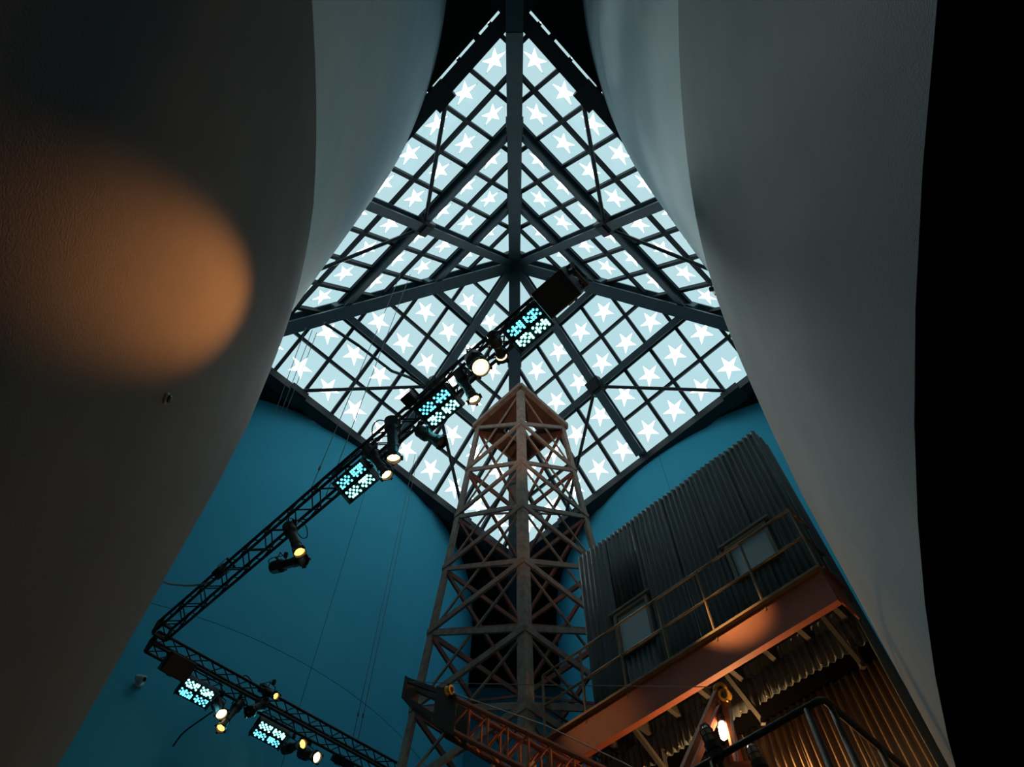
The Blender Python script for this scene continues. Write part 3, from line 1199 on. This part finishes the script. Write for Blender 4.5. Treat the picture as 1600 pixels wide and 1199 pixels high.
D1 = (T1b - T1a).normalized()
D2 = (T2b - T2a).normalized()
led_panel(826, 512, ZTR - 0.30, D1, 0.64, 0.40, 'cyan LED panel at the top of the long truss beside the black speaker')
led_panel(686, 637, ZTR - 0.30, D1, 0.64, 0.42, 'cyan LED panel on the long truss, middle of three')
led_panel(556, 752, ZTR - 0.30, D1, 0.66, 0.44, 'cyan LED panel on the long truss in front of the blue wall, lowest of three')
led_panel(307, 1083, ZTR - 0.55, D2, 0.66, 0.38, 'cyan LED panel under the left end of the lower truss', 0.5, ('led', 'led_blue'))
led_panel(421, 1148, ZTR - 0.55, D2, 0.66, 0.36, 'cyan LED panel under the middle of the lower truss', 0.5, ('led', 'led_blue'))

# spotlights


def spotlight(rear, front, z, L, label, lens='lens_amber', r=0.075, light=None, clampup=0.25, away=False):
    p = at_z(*rear, z)
    rr = ray(*front)
    # point on the front ray at distance L from the rear, the nearer one
    A_ = rr.length_squared
    w = p - EYE
    B_ = -2 * rr.dot(w)
    C_ = w.length_squared - L * L
    disc = B_ * B_ - 4 * A_ * C_
    s = (-B_ + (1 if away else -1) * sqrt(disc)) / (2 * A_) if disc > 0 else -B_ / (2 * A_)
    q = rr * s + EYE
    ax = (q - p).normalized()
    th = thing('spotlight', p, label, 'spotlight', 'theatre spotlights on the trusses')
    LL = (q - p).length
    b = MB()
    b.lathe(p - ax * 0.10, ax, [(0, r * 0.7), (0.03, r * 1.25), (0.22, r * 1.35), (0.28, r * 0.95)], 14)
    b.build('lamp_housing', 'black_metal', th)
    b = MB()
    b.lathe(p + ax * 0.12, ax, [(0, r * 0.92), (LL * 0.45, r * 0.92), (LL * 0.47, r * 1.05), (LL * 0.55, r * 1.05), (LL * 0.56, r * 0.9), (LL - 0.14, r * 0.9)], 14)
    b.build('barrel', 'black_metal', th)
    b = MB()
    n8 = 16
    s1 = ax.cross(V((0, 0, 1))).normalized()
    s2 = ax.cross(s1)
    for k in range(n8):
        a0, a1 = 2 * pi * k / n8, 2 * pi * (k + 1) / n8
        c0, c1 = s1 * cos(a0) + s2 * sin(a0), s1 * cos(a1) + s2 * sin(a1)
        b.bar(q + c0 * r * 1.2 - ax * 0.01, q + c1 * r * 1.2 - ax * 0.01, 0.014, 0.06, ax)
    for k in range(4):
        a0 = pi / 4 + pi / 2 * k
        c0 = s1 * cos(a0) + s2 * sin(a0)
        b.box(q + c0 * r * 1.35, c0 * 0.018, c0.cross(ax) * 0.02, ax * 0.03)
    b.build('colour_frame', 'black_metal', th)
    b = MB()
    b.lathe(q - ax * 0.05, ax, [(0, r * 1.12), (0.02, r * 1.1), (0.035, r * 0.7), (0.04, r * 0.2)], 18)
    b.build('lens', lens, th, True)
    # yoke and clamp up to the truss
    b = MB()
    sd = s1
    pm = p + ax * 0.12
    top = pm + V((0, 0, clampup))
    b.tube([pm + sd * r * 1.5, pm + sd * r * 1.5 + V((0, 0, clampup * 0.75)), pm - sd * r * 1.5 + V((0, 0, clampup * 0.75)), pm - sd * r * 1.5], 0.011, 6)
    b.tube([pm + V((0, 0, clampup * 0.75)), top], 0.02, 6)
    b.box(top, V((0.03, 0, 0)), V((0, 0.03, 0)), V((0, 0, 0.04)))
    b.build('yoke', 'black_metal', th)
    b = MB()
    b.lathe(p + ax * 0.16 + sd * r * 1.2, sd, [(0, 0.012), (0.06, 0.012), (0.065, 0.02), (0.09, 0.02)], 8)
    b.build('knob', 'black_metal', th)
    # pigtail cable
    b = MB()
    pts = []
    for k in range(9):
        f = k / 8
        pts.append(p - ax * 0.1 + (top - p) * f + sd * (0.16 * sin(pi * f)) - V((0, 0, 0.10 * sin(pi * f))))
    b.tube(pts, 0.009, 5)
    b.build('pigtail', 'cable', th)
    if light:
        tgt, en, ang, colr = light[:4]
        lamp_light('spot_light', 'SPOT', q + ax * 0.09, en, colr, 0.06, tgt, ang, 1.0)
    return q


zl = ZTR - 0.28
fascia_t = at_c(1140, 965, CWK)
shed_low = at_c(1200, 1080, CW)
orange_pool = V((-1.52, 1.0, 2.78 + EYE.z))
spotlight((612, 662), (615, 716), zl, 0.70, 'lit black spotlight hanging straight down beside the skylight edge, larger of a pair', 'lens_hot', 0.085, (V((DX - 0.6, DY - 1.6, 12.5)), 60, D(30), AMBER))
spotlight((577, 706), (604, 742), zl, 0.62, 'lit black spotlight angled below the skylight edge, lower of a pair', 'lens_hot', 0.075, (fascia_t, 3000, D(10.5), (1.0, 0.50, 0.15)))
spotlight((452, 826), (468, 863), zl, 0.66, 'lit amber spotlight pointing down near the middle of the blue wall', 'lens_amber', 0.078, (at_c(935, 1125, CWK), 300, D(15), AMBER))
spotlight((432, 886), (474, 875), zl - 0.12, 0.62, 'unlit black spotlight lying sideways just below the amber one on the blue wall', 'lens_off', 0.085)
spotlight((660, 676), (690, 691), zl - 0.1, 0.45, 'unlit grey spotlight dangling beneath the middle LED panel', 'lens_off', 0.075)
spotlight((720, 588), (741, 624), zl, 0.55, 'lit spotlight pointing down just below the dazzling lamp', 'lens_hot', 0.07, (V((DX + 1.2, DY - 0.5, 12.5)), 110, D(30), AMBER))
spotlight((741, 562), (751, 574), zl - 0.05, 0.42, 'dazzling warm spotlight aimed at the viewer in front of the skylight', 'lens_hot', 0.105, (orange_pool, 3400, D(8), (1.0, 0.33, 0.075)))
spotlight((772, 528), (785, 560), zl, 0.45, 'black spotlight turned away, with a beam added for the derrick crown, between the dazzling lamp and the top LED panel', 'lens_hot', 0.07, (V((DX, DY - 0.6, 17.8)), 950, D(30), (1.0, 0.60, 0.36)), 0.25, True)  # unlit fixture turned round and given an added beam to brighten the crown
spotlight((338, 1098), (346, 1116), zl - 0.2, 0.45, 'bright white-hot spotlight under the lower truss beside the left LED panel', 'lens_hot', 0.085)
spotlight((373, 1102), (345, 1138), zl - 0.1, 0.75, 'long dark spotlight with dim amber lens slanting down under the lower truss', 'lens_amber', 0.07)
spotlight((412, 1100), (390, 1112), zl - 0.1, 0.5, 'unlit short spotlight under the middle of the lower truss', 'lens_off', 0.08)
spotlight((417, 1082), (431, 1088), zl + 0.1, 0.35, 'small amber spotlight on top of the lower truss', 'lens_amber', 0.055)
spotlight((448, 1171), (473, 1163), zl - 0.2, 0.5, 'amber spotlight right of the second LED panel on the lower truss', 'lens_amber', 0.075)
spotlight((474, 1178), (495, 1184), zl - 0.2, 0.45, 'white-hot spotlight at the bottom edge under the lower truss', 'lens_hot', 0.085, (V((-0.1, 7.3, 5.8)), 230, D(14), AMBER))


# black boxes: loudspeaker at the upper end, floodlight at the lower truss
def black_box(name, u, v, z, tdir, a_, b_, c_, label, cat, roll=0.0):
    c = at_z(u, v, z)
    t = V(tdir).normalized()
    n = (EYE - c).normalized()
    n = (n - t * n.dot(t)).normalized()
    w = n.cross(t)
    th = thing(name, c, label, cat)
    o = MB().box(c, t * a_, w * b_, n * c_).build('cabinet', 'black_metal', th)
    m = o.modifiers.new('bevel', 'BEVEL')
    m.width = 0.02
    m.segments = 2
    MB().box(c + n * (c_ + 0.004), t * (a_ * 0.9), w * (b_ * 0.9), n * 0.008).build('grille', 'black_truss', th)
    b = MB()
    for s in (-1, 1):
        b.bar(c + w * s * (b_ + 0.015) - n * c_ * 0.5, c + w * s * (b_ + 0.015) - n * (c_ + 0.22), 0.05, 0.012, w)
    b.bar(c + w * (b_ + 0.02) - n * (c_ + 0.22), c - w * (b_ + 0.02) - n * (c_ + 0.22), 0.05, 0.014, n)
    b.build('bracket', 'black_metal', th)
    return th


black_box('loudspeaker', 872, 457, ZTR - 0.25, D1, 0.27, 0.22, 0.20, 'black box loudspeaker at the upper end of the long truss', 'loudspeaker')
black_box('floodlight', 277, 1042, ZTR - 0.35, D2, 0.26, 0.18, 0.16, 'black unlit floodlight at the left end of the lower truss', 'floodlight')
black_box('junction_box', 641, 624, ZTR + 0.05, D1, 0.10, 0.10, 0.08, 'small black junction box on the long truss above the middle LED panel', 'box')
black_box('junction_box', 345, 893, ZTR + 0.05, D1, 0.10, 0.09, 0.08, 'small black junction box near the lower end of the long truss', 'box')
black_box('dimmer_box', 414, 1078, ZTR + 0.1, D2, 0.13, 0.07, 0.08, 'small black dimmer box on top of the lower truss', 'box')
black_box('strip_light', 536, 1191, ZTR - 0.45, D2, 0.24, 0.08, 0.08, 'unlit black strip light at the bottom of the lower truss', 'stage light')


def cable(pts, r, m, label, z=None):
    b = MB()
    P_ = [at_z(u, v, zz_) for (u, v, zz_) in pts]
    # smooth with Catmull-Rom
    out = []
    for i in range(len(P_) - 1):
        p0, p1, p2, p3 = P_[max(i - 1, 0)], P_[i], P_[i + 1], P_[min(i + 2, len(P_) - 1)]
        for k in range(8):
            t = k / 8
            out.append(0.5 * ((2 * p1) + (p2 - p0) * t + (2 * p0 - 5 * p1 + 4 * p2 - p3) * t * t + (3 * p1 - p0 - 3 * p2 + p3) * t ** 3))
    out.append(P_[-1])
    b.tube(out, r, 6)
    o = b.build('cable', m)
    tag(o, label, 'cable', 'cables on the trusses')


cable([(254, 908, 9.3), (268, 913, 9.3), (300, 915, 9.3), (328, 910, 9.3), (342, 898, 9.3)], 0.018, 'conduit', 'pale flexible conduit from the near left wall to the truss junction box')
cable([(583, 690, 9.3), (582, 668, 9.35), (592, 657, 9.4), (606, 662, 9.35), (602, 678, 9.3), (590, 690, 9.3)], 0.010, 'cable', 'black cable looping above the pair of lit spotlights')
cable([(575, 692, 9.3), (590, 684, 9.4), (612, 682, 9.4), (622, 690, 9.3)], 0.010, 'cable', 'black cable arching over the truss by the skylight edge')
cable([(466, 812, 9.2), (478, 822, 9.1), (480, 838, 9.0), (472, 841, 9.0), (462, 830, 9.1)], 0.008, 'cable', 'black cable loop beside the amber spotlight on the blue wall')
cable([(640, 660, 9.1), (650, 672, 8.9), (655, 684, 8.9), (664, 690, 8.9)], 0.009, 'cable', 'black cable hanging under the middle LED panel')
cable([(374, 1060, 9.3), (384, 1056, 9.4), (392, 1063, 9.35), (396, 1072, 9.3)], 0.012, 'cable', 'black cable bunched on top of the lower truss')
cable([(270, 1167, 8.4), (286, 1146, 8.6), (310, 1128, 8.8), (333, 1112, 8.95)], 0.016, 'cable', 'black drooping cable below the left LED panel')
b = MB()
P_ = [at_z(507, 505, 19.4), at_z(560, 540, 19.8), at_z(612, 580, 20.4), at_z(640, 590, 20.9), at_z(658, 602, 21.0)]
b.tube(P_, 0.05, 8)
b.build('conduit', 'mullion', sky)


# small devices on the walls
def near_left_pt(u, v, r):
    rr = ray(u, v)
    cx, cy = -NX, NY
    A_ = rr.x ** 2 + rr.y ** 2
    B_ = -2 * (rr.x * cx + rr.y * cy)
    C_ = cx * cx + cy * cy - r * r
    t = (-B_ - sqrt(max(B_ * B_ - 4 * A_ * C_, 0))) / (2 * A_)
    return rr * t + EYE


p = near_left_pt(259, 622, 10.712)
n = V((p.x + NX, p.y - NY, 0)).normalized()
th = thing('wall_sensor', p, 'small dark oval sensor on the near left grey wall', 'sensor')
MB().lathe(p - n * 0.05, n, [(0, 0.026), (0.055, 0.026), (0.062, 0.020), (0.062, 0.012)], 14).build('rim', 'white_plastic', th)
MB().lathe(p - n * 0.02, n, [(0, 0.019), (0.038, 0.019), (0.045, 0.008)], 12).build('eye', 'black_metal', th)
p = far_pt(217, 1069, -1)
n = V((p.x + FX, p.y - FY, 0)).normalized()
th = thing('security_camera', p, 'small white security camera on the blue wall at lower left', 'camera')
MB().lathe(p, n, [(0, 0.09), (0.04, 0.09), (0.05, 0.05), (0.16, 0.04)], 14).build('mount', 'white_plastic', th)
t = V((0.7, -0.3, -0.35)).normalized()
MB().lathe(p + n * 0.17 - t * 0.12, t, [(0, 0.05), (0.02, 0.065), (0.24, 0.065), (0.26, 0.05)], 12).build('body', 'white_plastic', th)
MB().lathe(p + n * 0.17 + t * 0.135, t, [(0, 0.048), (0.015, 0.03)], 12).build('lens', 'black_metal', th)
rr = ray(1119, 453)
# on the rim of the near right skin
q = rr * (8.3 / rr.z) + EYE
th = thing('wall_fixture', q, 'small black fixture clamped on the edge of the near right curved wall', 'fixture')
MB().box(q, V((0.03, 0, 0)), V((0, 0.045, 0)), V((0, 0, 0.08))).build('body', 'black_metal', th)
MB().lathe(q + V((-0.02, 0.0, 0.03)), (-1, 0.2, 0.2), [(0, 0.03), (0.05, 0.03), (0.06, 0.02)], 10).build('head', 'black_metal', th)
MB().bar(q + V((0, 0, -0.05)), q + V((0.22, -0.06, -0.12)), 0.04, 0.04).build('clamp', 'black_metal', th)
b = MB()
pp = [far_pt(1432, 1125, 1), far_pt(1452, 1150, 1), far_pt(1470, 1178, 1), far_pt(1480, 1199, 1)]
b.tube([x + V((-0.5, -0.4, 0)) for x in pp], 0.06, 8)
o = b.build('duct_pipe', 'black_metal')
tag(o, 'dark curved pipe beside the blue wall at the bottom right', 'pipe')

# ------------------------------------------------------------------ consistent outward normals
import bmesh
for me in set(fixn):
    bm = bmesh.new()
    bm.from_mesh(me)
    bmesh.ops.recalc_face_normals(bm, faces=bm.faces)
    bm.to_mesh(me)
    bm.free()
